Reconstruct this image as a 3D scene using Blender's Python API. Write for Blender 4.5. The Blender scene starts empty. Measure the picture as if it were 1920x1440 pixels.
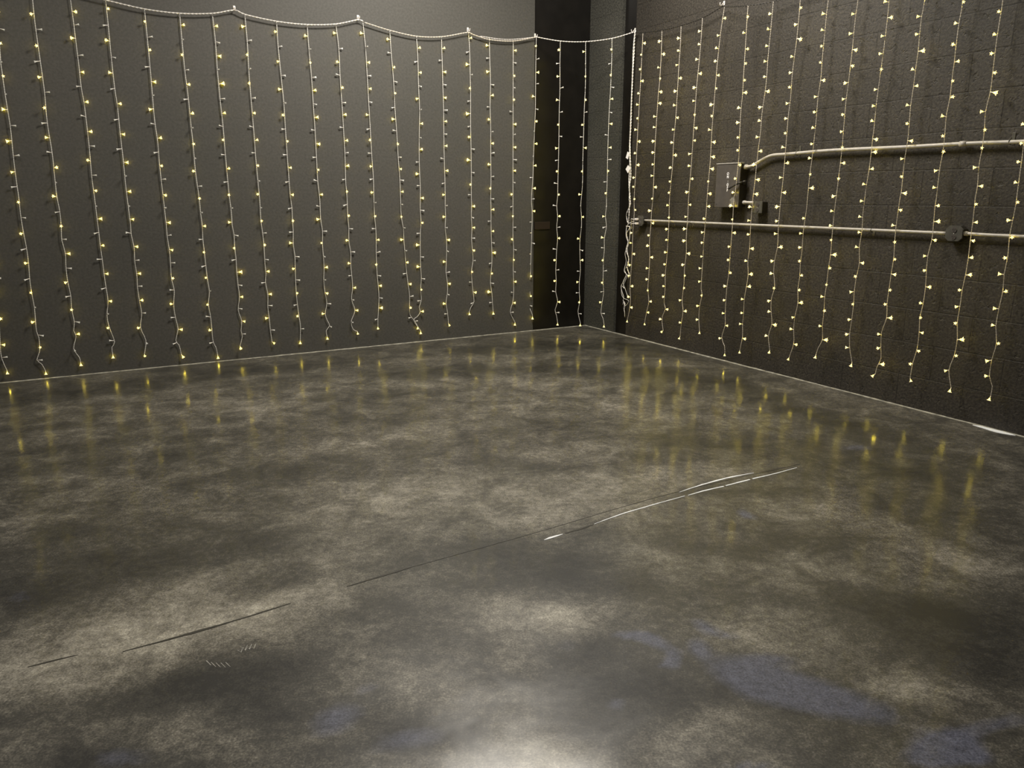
import bpy, bmesh, math, random
import numpy as np
from mathutils import Vector, Matrix
random.seed(7)
scn = bpy.context.scene
COL = scn.collection

# ------------------------------------------------------------------ camera
F, CX, CY, YH, H = 1443.0, 960.0, 720.0, 367.0, 1.25
PITCH = math.atan((CY - YH) / F)
cam_d = bpy.data.cameras.new('camera'); cam = bpy.data.objects.new('camera', cam_d); COL.objects.link(cam)
cam_d.sensor_fit = 'HORIZONTAL'; cam_d.sensor_width = 36.0; cam_d.lens = 36.0 * F / 1920.0
cam_d.clip_start = 0.05; cam_d.clip_end = 100
cam.location = (0, 0, H); cam.rotation_euler = (math.pi / 2 - PITCH, 0, 0)
scn.camera = cam
CAM = Vector((0, 0, H))

def ray(x, y):
    a, b = (x - CX) / F, -(y - CY) / F
    c, s = math.cos(PITCH), math.sin(PITCH)
    return Vector((a, c + b * s, -s + b * c))

def on_floor(x, y, z=0.0):
    d = ray(x, y); t = (z - H) / d.z
    return CAM + d * t

C = on_floor(1098, 610)
ul = (on_floor(0, 718) - C).normalized(); ul.z = 0; ul.normalize()      # along the left wall, away from the corner
ur = (on_floor(1920, 819) - C).normalized(); ur.z = 0; ur.normalize()    # along the right wall
nl = Vector((-ul.y, ul.x, 0)); nr = Vector((-ur.y, ur.x, 0))
if nl.dot(CAM - C) < 0: nl = -nl
if nr.dot(CAM - C) < 0: nr = -nr
Z = Vector((0, 0, 1))

def on_plane(x, y, P, n, off):
    d = ray(x, y); t = (P + n * off - CAM).dot(n) / d.dot(n)
    return CAM + d * t

class Plane:
    def __init__(s, P, n): s.P, s.n, s.u = P, n, Vector((0, 0, 1)).cross(n).normalized()
    def at(s, x, y, off=0.025): return on_plane(x, y, s.P, s.n, off)
PL, PR = Plane(C, nl), Plane(C, nr)
hookA = PL.at(1005, 72, 0.03); hookB = PR.at(1190, 58, 0.03)
ch = (hookB - hookA); ch.z = 0; ch.normalize()
nx = Vector((-ch.y, ch.x, 0))
if nx.dot(CAM - hookA) < 0: nx = -nx
PX = Plane(hookA, nx)

# ------------------------------------------------------------------ helpers
def link(name, me, parent=None, mats=()):
    o = bpy.data.objects.new(name, me); COL.objects.link(o)
    for m in mats: o.data.materials.append(m)
    if parent: o.parent = parent
    return o

def to_mesh(name, bm, smooth=False):
    me = bpy.data.meshes.new(name)
    if smooth:
        for f in bm.faces: f.smooth = True
    bm.to_mesh(me); bm.free(); return me

def obj(name, bm, mat, parent=None, smooth=False):
    return link(name, to_mesh(name, bm, smooth), parent, [mat] if mat else [])

def empty(name, loc=(0, 0, 0)):
    o = bpy.data.objects.new(name, None); COL.objects.link(o); o.location = loc
    o.empty_display_size = 0.05
    return o

def tag(o, label=None, cat=None, group=None, kind=None):
    if label: o['label'] = label
    if cat: o['category'] = cat
    if group: o['group'] = group
    if kind: o['kind'] = kind
    return o

def frame_box(bm, O, U, V, W, u0, u1, v0, v1, w0, w1, bevel=0.0, seg=2, mi=0):
    """box in the frame with origin O and axes U, V, W"""
    vs = []
    for u in (u0, u1):
        for v in (v0, v1):
            for w in (w0, w1):
                vs.append(bm.verts.new(O + U * u + V * v + W * w))
    idx = [(0, 1, 3, 2), (4, 6, 7, 5), (0, 4, 5, 1), (2, 3, 7, 6), (0, 2, 6, 4), (1, 5, 7, 3)]
    fs = [bm.faces.new([vs[i] for i in q]) for q in idx]
    for f in fs: f.material_index = mi
    bmesh.ops.recalc_face_normals(bm, faces=fs)
    if bevel > 0:
        es = list({e for f in fs for e in f.edges})
        bmesh.ops.bevel(bm, geom=es, offset=bevel, segments=seg, affect='EDGES', profile=0.5)

def tube(bm, pts, r, n=8, cap=True, radii=None):
    """swept tube with parallel-transported frame"""
    rings = []; prev = None
    for i, p in enumerate(pts):
        t = (pts[min(i + 1, len(pts) - 1)] - pts[max(i - 1, 0)])
        if t.length < 1e-9: t = Vector((0, 0, 1))
        t.normalize()
        if prev is None:
            a = Vector((1, 0, 0)) if abs(t.x) < 0.9 else Vector((0, 1, 0))
            a = (a - t * a.dot(t)).normalized()
        else:
            a = (prev - t * prev.dot(t)).normalized()
        prev = a; b = t.cross(a)
        rr = radii[i] if radii else r
        rings.append([bm.verts.new(p + (a * math.cos(2 * math.pi * k / n) + b * math.sin(2 * math.pi * k / n)) * rr) for k in range(n)])
    for i in range(len(rings) - 1):
        for k in range(n):
            f = bm.faces.new((rings[i][k], rings[i][(k + 1) % n], rings[i + 1][(k + 1) % n], rings[i + 1][k])); f.smooth = True
    if cap:
        bm.faces.new(list(reversed(rings[0]))); bm.faces.new(rings[-1])

def catmull(P, step=0.02):
    if len(P) < 3: 
        n = max(2, int((P[1] - P[0]).length / step)); return [P[0].lerp(P[1], i / n) for i in range(n + 1)]
    Q = [P[0] * 2 - P[1]] + list(P) + [P[-1] * 2 - P[-2]]
    out = []
    for i in range(1, len(Q) - 2):
        p0, p1, p2, p3 = Q[i - 1:i + 3]
        n = max(2, int((p2 - p1).length / step))
        for k in range(n):
            t = k / n
            out.append(0.5 * ((2 * p1) + (p2 - p0) * t + (2 * p0 - 5 * p1 + 4 * p2 - p3) * t * t + (3 * p1 - p0 - 3 * p2 + p3) * t ** 3))
    out.append(P[-1]); return out

def resample(P, step):
    out = [P[0].copy()]; acc = 0.0
    for a, b in zip(P, P[1:]):
        L = (b - a).length
        if L < 1e-9: continue
        d = step - acc
        while d <= L:
            out.append(a.lerp(b, d / L)); d += step
        acc = (acc + L) % step
    if (out[-1] - P[-1]).length > step * 0.3: out.append(P[-1].copy())
    return out

def twisted(bm, P, r=0.0014, off=0.0014, pitch=0.03, n=4):
    """two thin conductors twisted round each other"""
    P = resample(P, pitch / 6)
    for ph in (0, math.pi):
        pts = []; prev = None
        for i, p in enumerate(P):
            t = (P[min(i + 1, len(P) - 1)] - P[max(i - 1, 0)]).normalized()
            a = prev if prev is not None else Vector((1, 0.3, 0))
            a = (a - t * a.dot(t)).normalized(); prev = a; b = t.cross(a)
            an = ph + 2 * math.pi * i / 6
            pts.append(p + (a * math.cos(an) + b * math.sin(an)) * off)
        tube(bm, pts, r, n)

# ------------------------------------------------------------------ materials
def mat(name):
    m = bpy.data.materials.new(name); m.use_nodes = True
    nt = m.node_tree; b = nt.nodes['Principled BSDF']; return m, nt, b
def N(nt, t, **kw):
    n = nt.nodes.new(t)
    for k, v in kw.items():
        if k in n.inputs: n.inputs[k].default_value = v
        else: setattr(n, k, v)
    return n
def L(nt, a, b): nt.links.new(a, b)
def ramp(nt, fac, stops):
    r = N(nt, 'ShaderNodeValToRGB'); e = r.color_ramp.elements
    while len(e) < len(stops): e.new(0.5)
    for s, (p, c) in zip(e, stops):
        s.position = p; s.color = (*c, 1) if len(c) == 3 else c
    L(nt, fac, r.inputs['Fac']); return r
def mix(nt, fac, a, b, bt='MIX'):
    m = N(nt, 'ShaderNodeMix', data_type='RGBA', blend_type=bt)
    for s, v in ((0, fac), (6, a), (7, b)):
        if hasattr(v, 'node'): L(nt, v, m.inputs[s])
        else: m.inputs[s].default_value = v if s == 0 else (*v, 1)
    return m.outputs[2]
def math_(nt, op, a, b=None, c=None, clamp=False):
    m = N(nt, 'ShaderNodeMath', operation=op, use_clamp=clamp)
    for i, v in enumerate((a, b, c)):
        if v is None: continue
        if hasattr(v, 'node'): L(nt, v, m.inputs[i])
        else: m.inputs[i].default_value = v
    return m.outputs[0]
def coords(nt, scale=(1, 1, 1), kind='Object'):
    tc = N(nt, 'ShaderNodeTexCoord'); mp = N(nt, 'ShaderNodeMapping'); mp.inputs['Scale'].default_value = scale
    L(nt, tc.outputs[kind], mp.inputs['Vector']); return mp.outputs[0]
def noise(nt, vec, scale, detail=4, rough=0.55, dist=0.0):
    n = N(nt, 'ShaderNodeTexNoise', Scale=scale, Detail=detail, Roughness=rough, Distortion=dist)
    L(nt, vec, n.inputs['Vector']); return n.outputs['Fac']

def plain(name, col, rough=0.5, metal=0.0, var=0.12, scale=40, bump=0.0):
    m, nt, b = mat(name); v = coords(nt)
    f = noise(nt, v, scale, 4)
    d = tuple(c * (1 - var) for c in col); l = tuple(min(1, c * (1 + var)) for c in col)
    r = ramp(nt, f, [(0.3, d), (0.7, l)]); L(nt, r.outputs[0], b.inputs['Base Color'])
    b.inputs['Roughness'].default_value = rough; b.inputs['Metallic'].default_value = metal
    if bump:
        bp = N(nt, 'ShaderNodeBump', Strength=bump, Distance=0.002); L(nt, f, bp.inputs['Height']); L(nt, bp.outputs[0], b.inputs['Normal'])
    return m

def mat_left_wall():
    m, nt, b = mat('smooth_charcoal_wall'); v = coords(nt)          # local x along wall, y up
    f = noise(nt, v, 0.7, 3); g = noise(nt, v, 60, 5, 0.65); k = noise(nt, coords(nt, (1, 7, 1)), 2.5, 6, 0.7)
    c = ramp(nt, f, [(0.3, (0.060, 0.058, 0.051)), (0.7, (0.072, 0.068, 0.060))]).outputs[0]
    c = mix(nt, 0.6, c, ramp(nt, g, [(0.25, (0.55, 0.55, 0.55)), (0.75, (1.4, 1.4, 1.4))]).outputs[0], 'MULTIPLY')
    sc = ramp(nt, k, [(0.70, (0, 0, 0)), (0.80, (1, 1, 1))]).outputs[0]
    lo = N(nt, 'ShaderNodeSeparateXYZ'); L(nt, v, lo.inputs[0])
    low = math_(nt, 'SUBTRACT', 1.0, math_(nt, 'MULTIPLY', lo.outputs[1], 1.2), clamp=True)
    c = mix(nt, math_(nt, 'MULTIPLY', math_(nt, 'MULTIPLY', sc, low), 0.35), c, (0.20, 0.20, 0.19))   # scuffs near the floor
    L(nt, c, b.inputs['Base Color']); b.inputs['Roughness'].default_value = 0.62
    b.inputs['Specular IOR Level'].default_value = 0.35
    br = N(nt, 'ShaderNodeTexBrick', Scale=1.0); br.inputs['Mortar Size'].default_value = 0.006
    br.inputs['Brick Width'].default_value = 0.4; br.inputs['Row Height'].default_value = 0.2; br.inputs['Mortar Smooth'].default_value = 0.8
    L(nt, v, br.inputs['Vector'])
    b1 = N(nt, 'ShaderNodeBump', Strength=0.12, Distance=0.003); L(nt, g, b1.inputs['Height'])
    b2 = N(nt, 'ShaderNodeBump', Strength=0.03, Distance=0.004, invert=True); L(nt, br.outputs['Fac'], b2.inputs['Height'])
    L(nt, b1.outputs[0], b2.inputs['Normal']); L(nt, b2.outputs[0], b.inputs['Normal'])
    return m

def mat_block(name='painted_block_wall', base=((0.027, 0.0235, 0.0195), (0.043, 0.0375, 0.031)), strength=1.0, joint=0.5):
    m, nt, b = mat(name); v = coords(nt)
    w = N(nt, 'ShaderNodeTexNoise', Scale=3.0, Detail=3.0); L(nt, v, w.inputs['Vector'])
    vv = N(nt, 'ShaderNodeVectorMath', operation='MULTIPLY_ADD'); L(nt, w.outputs['Color'], vv.inputs[0])
    vv.inputs[1].default_value = (0.012, 0.012, 0); L(nt, v, vv.inputs[2])
    br = N(nt, 'ShaderNodeTexBrick', Scale=1.0); br.inputs['Mortar Size'].default_value = 0.0045
    br.inputs['Brick Width'].default_value = 0.4; br.inputs['Row Height'].default_value = 0.2; br.inputs['Mortar Smooth'].default_value = 0.4
    br.inputs['Color1'].default_value = (0.9, 0.9, 0.9, 1); br.inputs['Color2'].default_value = (1.1, 1.1, 1.1, 1); br.inputs['Mortar'].default_value = (0.6, 0.6, 0.6, 1)
    L(nt, vv.outputs[0], br.inputs['Vector'])
    f = noise(nt, v, 1.1, 3); g = noise(nt, v, 75, 6, 0.7); p = noise(nt, v, 28, 3, 0.6)
    c = ramp(nt, f, [(0.35, base[0]), (0.65, base[1])]).outputs[0]
    c = mix(nt, joint, c, br.outputs['Color'], 'MULTIPLY')
    c = mix(nt, 0.8, c, ramp(nt, g, [(0.36, (0.35, 0.35, 0.35)), (0.5, (1, 1, 1)), (0.66, (1.9, 1.9, 1.8))]).outputs[0], 'MULTIPLY')
    L(nt, c, b.inputs['Base Color']); b.inputs['Roughness'].default_value = 0.6; b.inputs['Specular IOR Level'].default_value = 0.3
    pit = ramp(nt, p, [(0.30, (0, 0, 0)), (0.42, (1, 1, 1))]).outputs[0]
    h = math_(nt, 'ADD', math_(nt, 'MULTIPLY', g, 0.6), math_(nt, 'MULTIPLY', pit, 0.5))
    b1 = N(nt, 'ShaderNodeBump', Strength=strength, Distance=0.004); L(nt, h, b1.inputs['Height'])
    gap = noise(nt, coords(nt, (1, 1, 1)), 1.7, 2)
    b2 = N(nt, 'ShaderNodeBump', Strength=0.55, Distance=0.006, invert=True)
    L(nt, math_(nt, 'MULTIPLY', br.outputs['Fac'], ramp(nt, gap, [(0.4, (0.25,) * 3), (0.6, (1,) * 3)]).outputs[0]), b2.inputs['Height'])
    L(nt, b1.outputs[0], b2.inputs['Normal']); L(nt, b2.outputs[0], b.inputs['Normal'])
    return m

def mat_floor():
    m, nt, b = mat('stained_polished_concrete'); v = coords(nt)
    at = N(nt, 'ShaderNodeAttribute', attribute_name='stain'); sp = N(nt, 'ShaderNodeSeparateColor'); L(nt, at.outputs['Color'], sp.inputs[0])
    tone, blue = sp.outputs[0], sp.outputs[1]
    big = noise(nt, v, 1.6, 5, 0.6, 0.9); mid = noise(nt, v, 5.5, 6, 0.68, 0.6); fine = noise(nt, v, 38, 6, 0.75); grit = noise(nt, v, 170, 3, 0.7)
    s = math_(nt, 'ADD', tone, math_(nt, 'MULTIPLY', math_(nt, 'SUBTRACT', big, 0.5), 0.55))
    s = math_(nt, 'ADD', s, math_(nt, 'MULTIPLY', math_(nt, 'SUBTRACT', mid, 0.5), 0.95))
    s = math_(nt, 'ADD', s, math_(nt, 'MULTIPLY', math_(nt, 'SUBTRACT', fine, 0.5), 0.85))
    s = math_(nt, 'ADD', s, math_(nt, 'MULTIPLY', math_(nt, 'SUBTRACT', grit, 0.5), 0.9))
    c = ramp(nt, s, [(0.05, FLOOR[0]), (0.35, FLOOR[1]), (0.55, FLOOR[2]), (0.80, FLOOR[3]), (1.0, FLOOR[4])]).outputs[0]
    bs = math_(nt, 'ADD', blue, math_(nt, 'MULTIPLY', math_(nt, 'SUBTRACT', mid, 0.5), 0.7))
    bm_ = ramp(nt, bs, [(0.20, (0, 0, 0)), (0.62, (1, 1, 1))]).outputs[0]
    bc = ramp(nt, math_(nt, 'ADD', math_(nt, 'MULTIPLY', fine, 0.5), math_(nt, 'MULTIPLY', grit, 0.5)), [(0.36, (0.022, 0.025, 0.042)), (0.64, (0.15, 0.16, 0.23))]).outputs[0]
    c = mix(nt, math_(nt, 'MULTIPLY', bm_, 0.75), c, bc)
    fl = noise(nt, v, 260, 2, 0.5)
    fk = ramp(nt, fl, [(0.76, (0, 0, 0)), (0.79, (1, 1, 1))]).outputs[0]                            # sparse pale flecks
    c = mix(nt, math_(nt, 'MULTIPLY', fk, 0.35), c, (0.7, 0.7, 0.68))
    L(nt, c, b.inputs['Base Color'])
    rn = noise(nt, v, 2.2, 4, 0.6, 0.4)
    rr = N(nt, 'ShaderNodeMapRange'); L(nt, rn, rr.inputs[0])
    for i, x in ((1, 0.35), (2, 0.65), (3, 0.10), (4, 0.26)): rr.inputs[i].default_value = x
    b.inputs['Roughness'].default_value = 0.5; b.inputs['Specular IOR Level'].default_value = 0.3
    b.inputs['Coat Weight'].default_value = 0.8; b.inputs['Coat IOR'].default_value = 1.5; L(nt, rr.outputs[0], b.inputs['Coat Roughness'])
    bp = N(nt, 'ShaderNodeBump', Strength=0.25, Distance=0.002); L(nt, fine, bp.inputs['Height'])
    b3 = N(nt, 'ShaderNodeBump', Strength=0.002, Distance=0.004); L(nt, mid, b3.inputs['Height']); L(nt, bp.outputs[0], b3.inputs['Normal'])
    L(nt, b3.outputs[0], b.inputs['Normal'])
    return m
FLOOR = [(0.014, 0.0135, 0.012), (0.048, 0.045, 0.037), (0.115, 0.106, 0.086), (0.27, 0.252, 0.208), (0.50, 0.47, 0.39)]

M_left = mat_left_wall(); M_block = mat_block(); M_floor = mat_floor()
M_pier = mat_block('grey_concrete_pier', ((0.042, 0.042, 0.036), (0.064, 0.062, 0.054)), 0.35, 0.25)
M_black = plain('glossy_black_paint', (0.0065, 0.0055, 0.0045), 0.30, 0, 0.3, 9, 0.02)
M_ceil = plain('dark_ceiling_paint', (0.05, 0.047, 0.043), 0.9)
M_wire = plain('clear_white_cable', (0.78, 0.76, 0.72), 0.35)
M_wire2 = plain('clear_bronze_cable', (0.66, 0.60, 0.52), 0.35)
M_head = plain('white_header_cable', (0.80, 0.76, 0.72), 0.4)
M_white = plain('white_plastic', (0.75, 0.70, 0.66), 0.4)
M_tag = plain('white_paper_tag', (0.85, 0.82, 0.80), 0.7, 0, 0.03)
M_steel = plain('worn_galvanized_conduit', (0.40, 0.375, 0.34), 0.45, 0.0, 0.15, 30)
M_box = plain('grey_metal_box', (0.095, 0.09, 0.075), 0.45, 0.3, 0.2, 30, 0.05)
M_boxface = plain('painted_box_cover', (0.085, 0.075, 0.066), 0.38, 0.1, 0.12, 25, 0.03)
M_darkbox = plain('dark_metal_box', (0.030, 0.027, 0.023), 0.45, 0.3)
M_socket = plain('dark_socket_plastic', (0.02, 0.018, 0.016), 0.3)
M_letter = plain('white_enamel', (0.85, 0.83, 0.82), 0.5, 0, 0.02)
M_chip = plain('bare_white_plaster', (0.82, 0.84, 0.86), 0.5, 0, 0.08, 60)
M_edge = plain('bare_concrete_edge', (0.26, 0.25, 0.21), 0.7, 0, 0.45, 25)
M_joint = plain('dark_floor_joint', (0.042, 0.039, 0.032), 0.35, 0, 0.3, 30)
M_scuff = plain('pale_scuff_mark', (0.30, 0.29, 0.26), 0.8, 0, 0.4, 60)

def emis(name, col, st):
    m, nt, b = mat(name); v = coords(nt)
    b.inputs['Base Color'].default_value = (0.9, 0.8, 0.5, 1)
    r = ramp(nt, noise(nt, v, 200, 2), [(0.3, tuple(c * 0.9 for c in col)), (0.7, col)])
    L(nt, r.outputs[0], b.inputs['Emission Color']); b.inputs['Emission Strength'].default_value = st
    return m
M_glow = emis('warm_led_glow', (1.0, 0.78, 0.36), 1.4)
M_core = emis('warm_led_core', (1.0, 0.76, 0.018), 46.0)
M_stem = emis('lit_led_sleeve', (1.0, 0.80, 0.50), 0.6)
M_off = plain('unlit_led_lens', (0.85, 0.84, 0.80), 0.25, 0, 0.04)

# ------------------------------------------------------------------ room shell
LEN_L, LEN_R, HGT, TH = 9.0, 10.5, 4.0, 0.2
def wall(name, O, U, n, u0, u1, z0, z1, material, front=0.0, grid=False):
    """wall slab whose local x runs along the wall, y up, z out of the wall"""
    me = bpy.data.meshes.new(name); bm = bmesh.new()
    X, Y, W = Vector((1, 0, 0)), Vector((0, 1, 0)), Vector((0, 0, 1))
    frame_box(bm, Vector(), X, Y, W, u0, u1, z0, z1, front - TH, front)
    bm.to_mesh(me); bm.free()
    o = link(name, me, None, [material])
    s = 1 if U.cross(Z).dot(n) > 0 else -1
    M = Matrix((( U.x, 0, n.x, O.x), (U.y, 0, n.y, O.y), (U.z, 1, 0, O.z), (0, 0, 0, 1)))
    if M.to_3x3().determinant() < 0:                      # keep the frame right-handed: mirror the mesh instead
        me.transform(Matrix.Diagonal((-1, 1, 1, 1))); me.flip_normals()
        M = Matrix(((-U.x, 0, n.x, O.x), (-U.y, 0, n.y, O.y), (-U.z, 1, 0, O.z), (0, 0, 0, 1)))
    o.matrix_world = M
    tag(o, kind='structure'); return o

def u_of(pl_U, x, y, P, n, off=0.0): return (on_plane(x, y, P, n, off) - C).dot(pl_U)
uL0 = u_of(ul, 999.5, 560, C, nl)                     # end of the smooth wall, start of the black panel
uP1 = u_of(ur, 1151, 560, C, nr); uP2 = u_of(ur, 1175, 560, C, nr)
wall('wall_left', C, ul, nl, uL0, LEN_L, 0, HGT, M_left)
wall('trim_1', C, ul, nl, -0.2, uL0 + 0.001, 0, HGT, M_black, -0.035)
wall('trim_2', C, ur, nr, -0.04, uP1, 0, HGT, M_pier)
wall('trim_3', C, ur, nr, uP1, uP2, 0, HGT, M_black, -0.03)
wall('wall_right', C, ur, nr, uP2, LEN_R, 0, HGT, M_block)
# far sides of the room, behind the camera
wall('wall_back', C + ul * LEN_L, ur, -ul if True else nr, -0.2, LEN_R + 0.2, 0, HGT, M_block)
wall('wall_front', C + ur * LEN_R, ul, -ur, -0.2, LEN_L + 0.2, 0, HGT, M_left)

def slab(name, z0, z1, material):
    bm = bmesh.new(); frame_box(bm, C, ul, ur, Z, -0.3, LEN_L + 0.3, -0.3, LEN_R + 0.3, z0, z1)
    return tag(obj(name, bm, material), kind='structure')
slab('ceiling', HGT, HGT + 0.2, M_ceil)

# floor: fine grid carrying the stain pattern of the coating (pale swirls, dark swirls, blue patches) and one painted glare
BLOBS = [  # x, y, rx, ry, angle(deg, image), amount   (positions of the stains and the painted glare, turned into floor positions below)
 (300,1170,330,55,-12,.30),(560,1130,200,30,-12,.16),(110,1270,110,60,-15,.22),(420,1190,120,25,-12,.18),(930,1150,60,35,0,.20),(1050,1150,90,45,0,.40),(1030,1165,45,25,0,.15),
 (1000,1425,170,60,0,.42),(1300,1390,130,45,-8,.22),(1700,1290,70,35,0,.25),(1550,1080,180,30,5,.18),(1780,1040,110,25,15,.25),(1240,1050,80,25,0,.22),  # first entry: pale stain that also paints the ceiling lamp's glare
 (1180,900,200,35,-8,.22),(860,930,200,40,-10,.20),(600,950,160,35,-12,.16),(300,930,200,25,-10,.10),(620,1010,180,35,-15,.14),(1120,960,150,30,-5,.18),
 (740,820,160,14,-8,.16),(250,790,180,12,-6,.14),(450,760,170,12,-5,.16),(80,900,120,14,-8,.12),(250,745,150,10,-5,.14),(560,760,120,10,-4,.10),(870,720,150,14,-3,.12),(1200,760,150,20,0,.14),
 (1020,855,90,18,-3,.18),(1350,790,100,20,4,.08),(1480,960,150,25,0,.10),(700,1250,160,45,0,.12),(430,1350,140,40,0,.10),(640,1400,120,30,-15,.10),(1480,1160,160,40,0,.14),(1660,990,90,20,5,.12),(40,1010,70,15,0,.16),
 (880,1300,120,35,0,.12),(1000,1240,70,30,0,.10),(150,1380,120,25,0,.10),
 (250,1060,300,40,-15,-.24),(110,1010,150,40,-12,-.16),(330,1295,260,24,-12,-.30),(500,1270,150,40,-10,-.22),(1020,1070,130,42,0,-.34),(900,1040,80,20,-10,-.20),(650,1160,60,18,10,-.22),(735,1135,50,22,10,-.22),
 (780,1385,120,28,-8,-.24),(560,1340,140,35,0,-.14),(220,1430,160,30,0,-.25),(1090,1225,70,45,0,-.24),(1160,1290,170,30,0,-.26),(1130,1370,70,60,0,-.30),(1220,1340,60,50,0,-.16),
 (1780,1190,220,60,12,-.34),(1650,1120,160,20,10,-.18),(1850,1260,120,50,10,-.24),(1500,1130,200,16,8,-.14),(1240,1110,140,20,6,-.16),(1350,1030,120,18,3,-.14),(1800,960,150,30,5,-.20),(1500,1010,100,20,0,-.16),
 (1650,880,200,30,8,-.16),(1560,830,160,25,6,-.12),(1100,870,160,16,-4,-.14),(980,800,180,14,-6,-.10),(520,885,240,20,-10,-.16),(250,860,260,12,-8,-.14),(120,800,200,10,-5,-.16),(360,815,200,8,-5,-.14),(650,745,160,9,-4,-.16),
 (120,740,150,10,-5,-.22),(420,700,250,8,-5,-.20),(820,698,110,9,-3,-.26),(900,655,150,7,-2,-.20),(1150,650,180,9,3,-.20),(1350,720,160,12,12,-.24),(1560,790,180,12,14,-.18),(1170,700,160,12,2,-.18),(1300,830,150,14,4,-.14),(700,1060,200,20,-12,-.14),
 (1430,1260,120,30,5,-.14),(1560,1320,160,30,6,-.16),(1880,1420,100,40,0,-.12),(760,985,120,14,-10,-.16),(480,1010,120,14,-8,-.14),(1400,925,120,10,0,-.14),
]
BLUE = [(1400,965,22,7,20,.8),(1320,1175,30,11,25,.7),(1365,1192,28,7,10,.45),(1185,1192,42,8,2,.75),(1230,1205,30,11,20,.8),(1262,1235,16,18,30,.75),(1240,1247,30,6,0,.4),
 (1310,1215,25,16,35,.75),(1400,1265,70,28,15,.8),(1470,1290,90,34,12,.8),(1450,1235,60,10,3,.5),(1560,1310,80,26,10,.6),(1640,1340,70,24,10,.45),
 (1770,1395,60,26,-10,1.0),(1820,1412,40,14,20,.8),(1880,1355,60,16,-10,.5),(1760,1425,60,14,0,.6),(640,1340,50,24,-10,.6),(610,1370,35,20,0,.3),(770,1385,70,22,-8,.6),(220,1420,60,22,0,.45),(40,1120,40,18,0,.4),(690,1290,30,12,-10,.45),(1155,1320,20,14,0,.5),(1060,1210,30,16,0,.3),(1400,1438,60,10,0,.5),(1610,840,40,6,0,.4)]
def world_blob(x, y, rx, ry, an, amt):
    a = math.radians(an); dx, dy = math.cos(a), math.sin(a)
    c0 = on_floor(x, y)
    A = on_floor(x + dx * rx, y + dy * rx) - c0
    B1 = on_floor(x - dy * ry, y + dx * ry) - c0
    det = A.x * B1.y - A.y * B1.x
    return (c0.x, c0.y, B1.y / det, -B1.x / det, -A.y / det, A.x / det, amt)
WB = [world_blob(*b) for b in BLOBS]; WBL = [world_blob(*b) for b in BLUE]
def field(WBs, x, y):
    s = np.zeros_like(x)
    for cx, cy, a, b_, c_, d, amt in WBs:
        X, Y = x - cx, y - cy
        s += amt * np.exp(-0.9 * ((a * X + b_ * Y) ** 2 + (c_ * X + d * Y) ** 2))
    return s
def build_floor():
    n1, n2 = 420, 480
    uu = np.linspace(-0.25, LEN_L + 0.2, n1 + 1); vv = np.linspace(-0.25, LEN_R + 0.2, n2 + 1)
    gu, gv = np.meshgrid(uu, vv, indexing='ij'); gu = gu.ravel(); gv = gv.ravel()
    px = C.x + ul.x * gu + ur.x * gv; py = C.y + ul.y * gu + ur.y * gv
    tone = np.clip(TONE0 + 0.36 * np.tanh(field(WB, px, py) * 3.0), 0, 1); blue = np.clip(field(WBL, px, py), 0, 1)
    m = n2 + 1; I, J = np.meshgrid(np.arange(n1), np.arange(n2), indexing='ij'); a = (I * m + J).ravel()
    faces = np.stack([a, a + m, a + m + 1, a + 1], 1)
    if ul.cross(ur).z < 0: faces = faces[:, ::-1]
    me = bpy.data.meshes.new('floor')
    me.from_pydata(np.stack([px, py, px * 0], 1).tolist(), [], faces.tolist()); me.update()
    ca = me.color_attributes.new('stain', 'FLOAT_COLOR', 'POINT')
    ca.data.foreach_set('color', np.stack([tone, blue, px * 0, px * 0 + 1], 1).astype(np.float32).ravel())
    o = link('floor', me, None, [M_floor]); tag(o, kind='structure')
    md = o.modifiers.new('thickness', 'SOLIDIFY'); md.thickness = 0.15; md.offset = -1
    return o
TONE0 = 0.40
floor = build_floor()

def strip(name, pts, widths, material, parent, z=0.0015, jitter=0.0, step=0.03):
    """thin irregular strip lying on the floor along a polyline of floor points"""
    P = resample(catmull(pts, 0.05), step); bm = bmesh.new(); rows = []
    for i, p in enumerate(P):
        t = (P[min(i + 1, len(P) - 1)] - P[max(i - 1, 0)]); t.z = 0; t.normalize(); n = Vector((-t.y, t.x, 0))
        f = i / max(1, len(P) - 1); k = f * (len(widths) - 1); j = min(int(k), len(widths) - 2)
        w = widths[j] * (1 - (k - j)) + widths[j + 1] * (k - j)
        w1 = w * (1 + jitter * random.uniform(-1, 1)); w2 = w * (1 + jitter * random.uniform(-1, 1))
        a, b_ = p + n * w1 / 2, p - n * w2 / 2
        rows.append([bm.verts.new((a.x, a.y, 0.0)), bm.verts.new((a.x, a.y, z)), bm.verts.new((b_.x, b_.y, z)), bm.verts.new((b_.x, b_.y, 0.0))])
    for r0, r1 in zip(rows, rows[1:]):
        for k in range(4): bm.faces.new((r0[k], r1[k], r1[(k + 1) % 4], r0[(k + 1) % 4]))
    bm.faces.new(list(reversed(rows[0]))); bm.faces.new(rows[-1])
    bmesh.ops.recalc_face_normals(bm, faces=bm.faces)
    return obj(name, bm, material, parent)
FP = lambda *xy: [on_floor(x, y) for x, y in xy]
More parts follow.
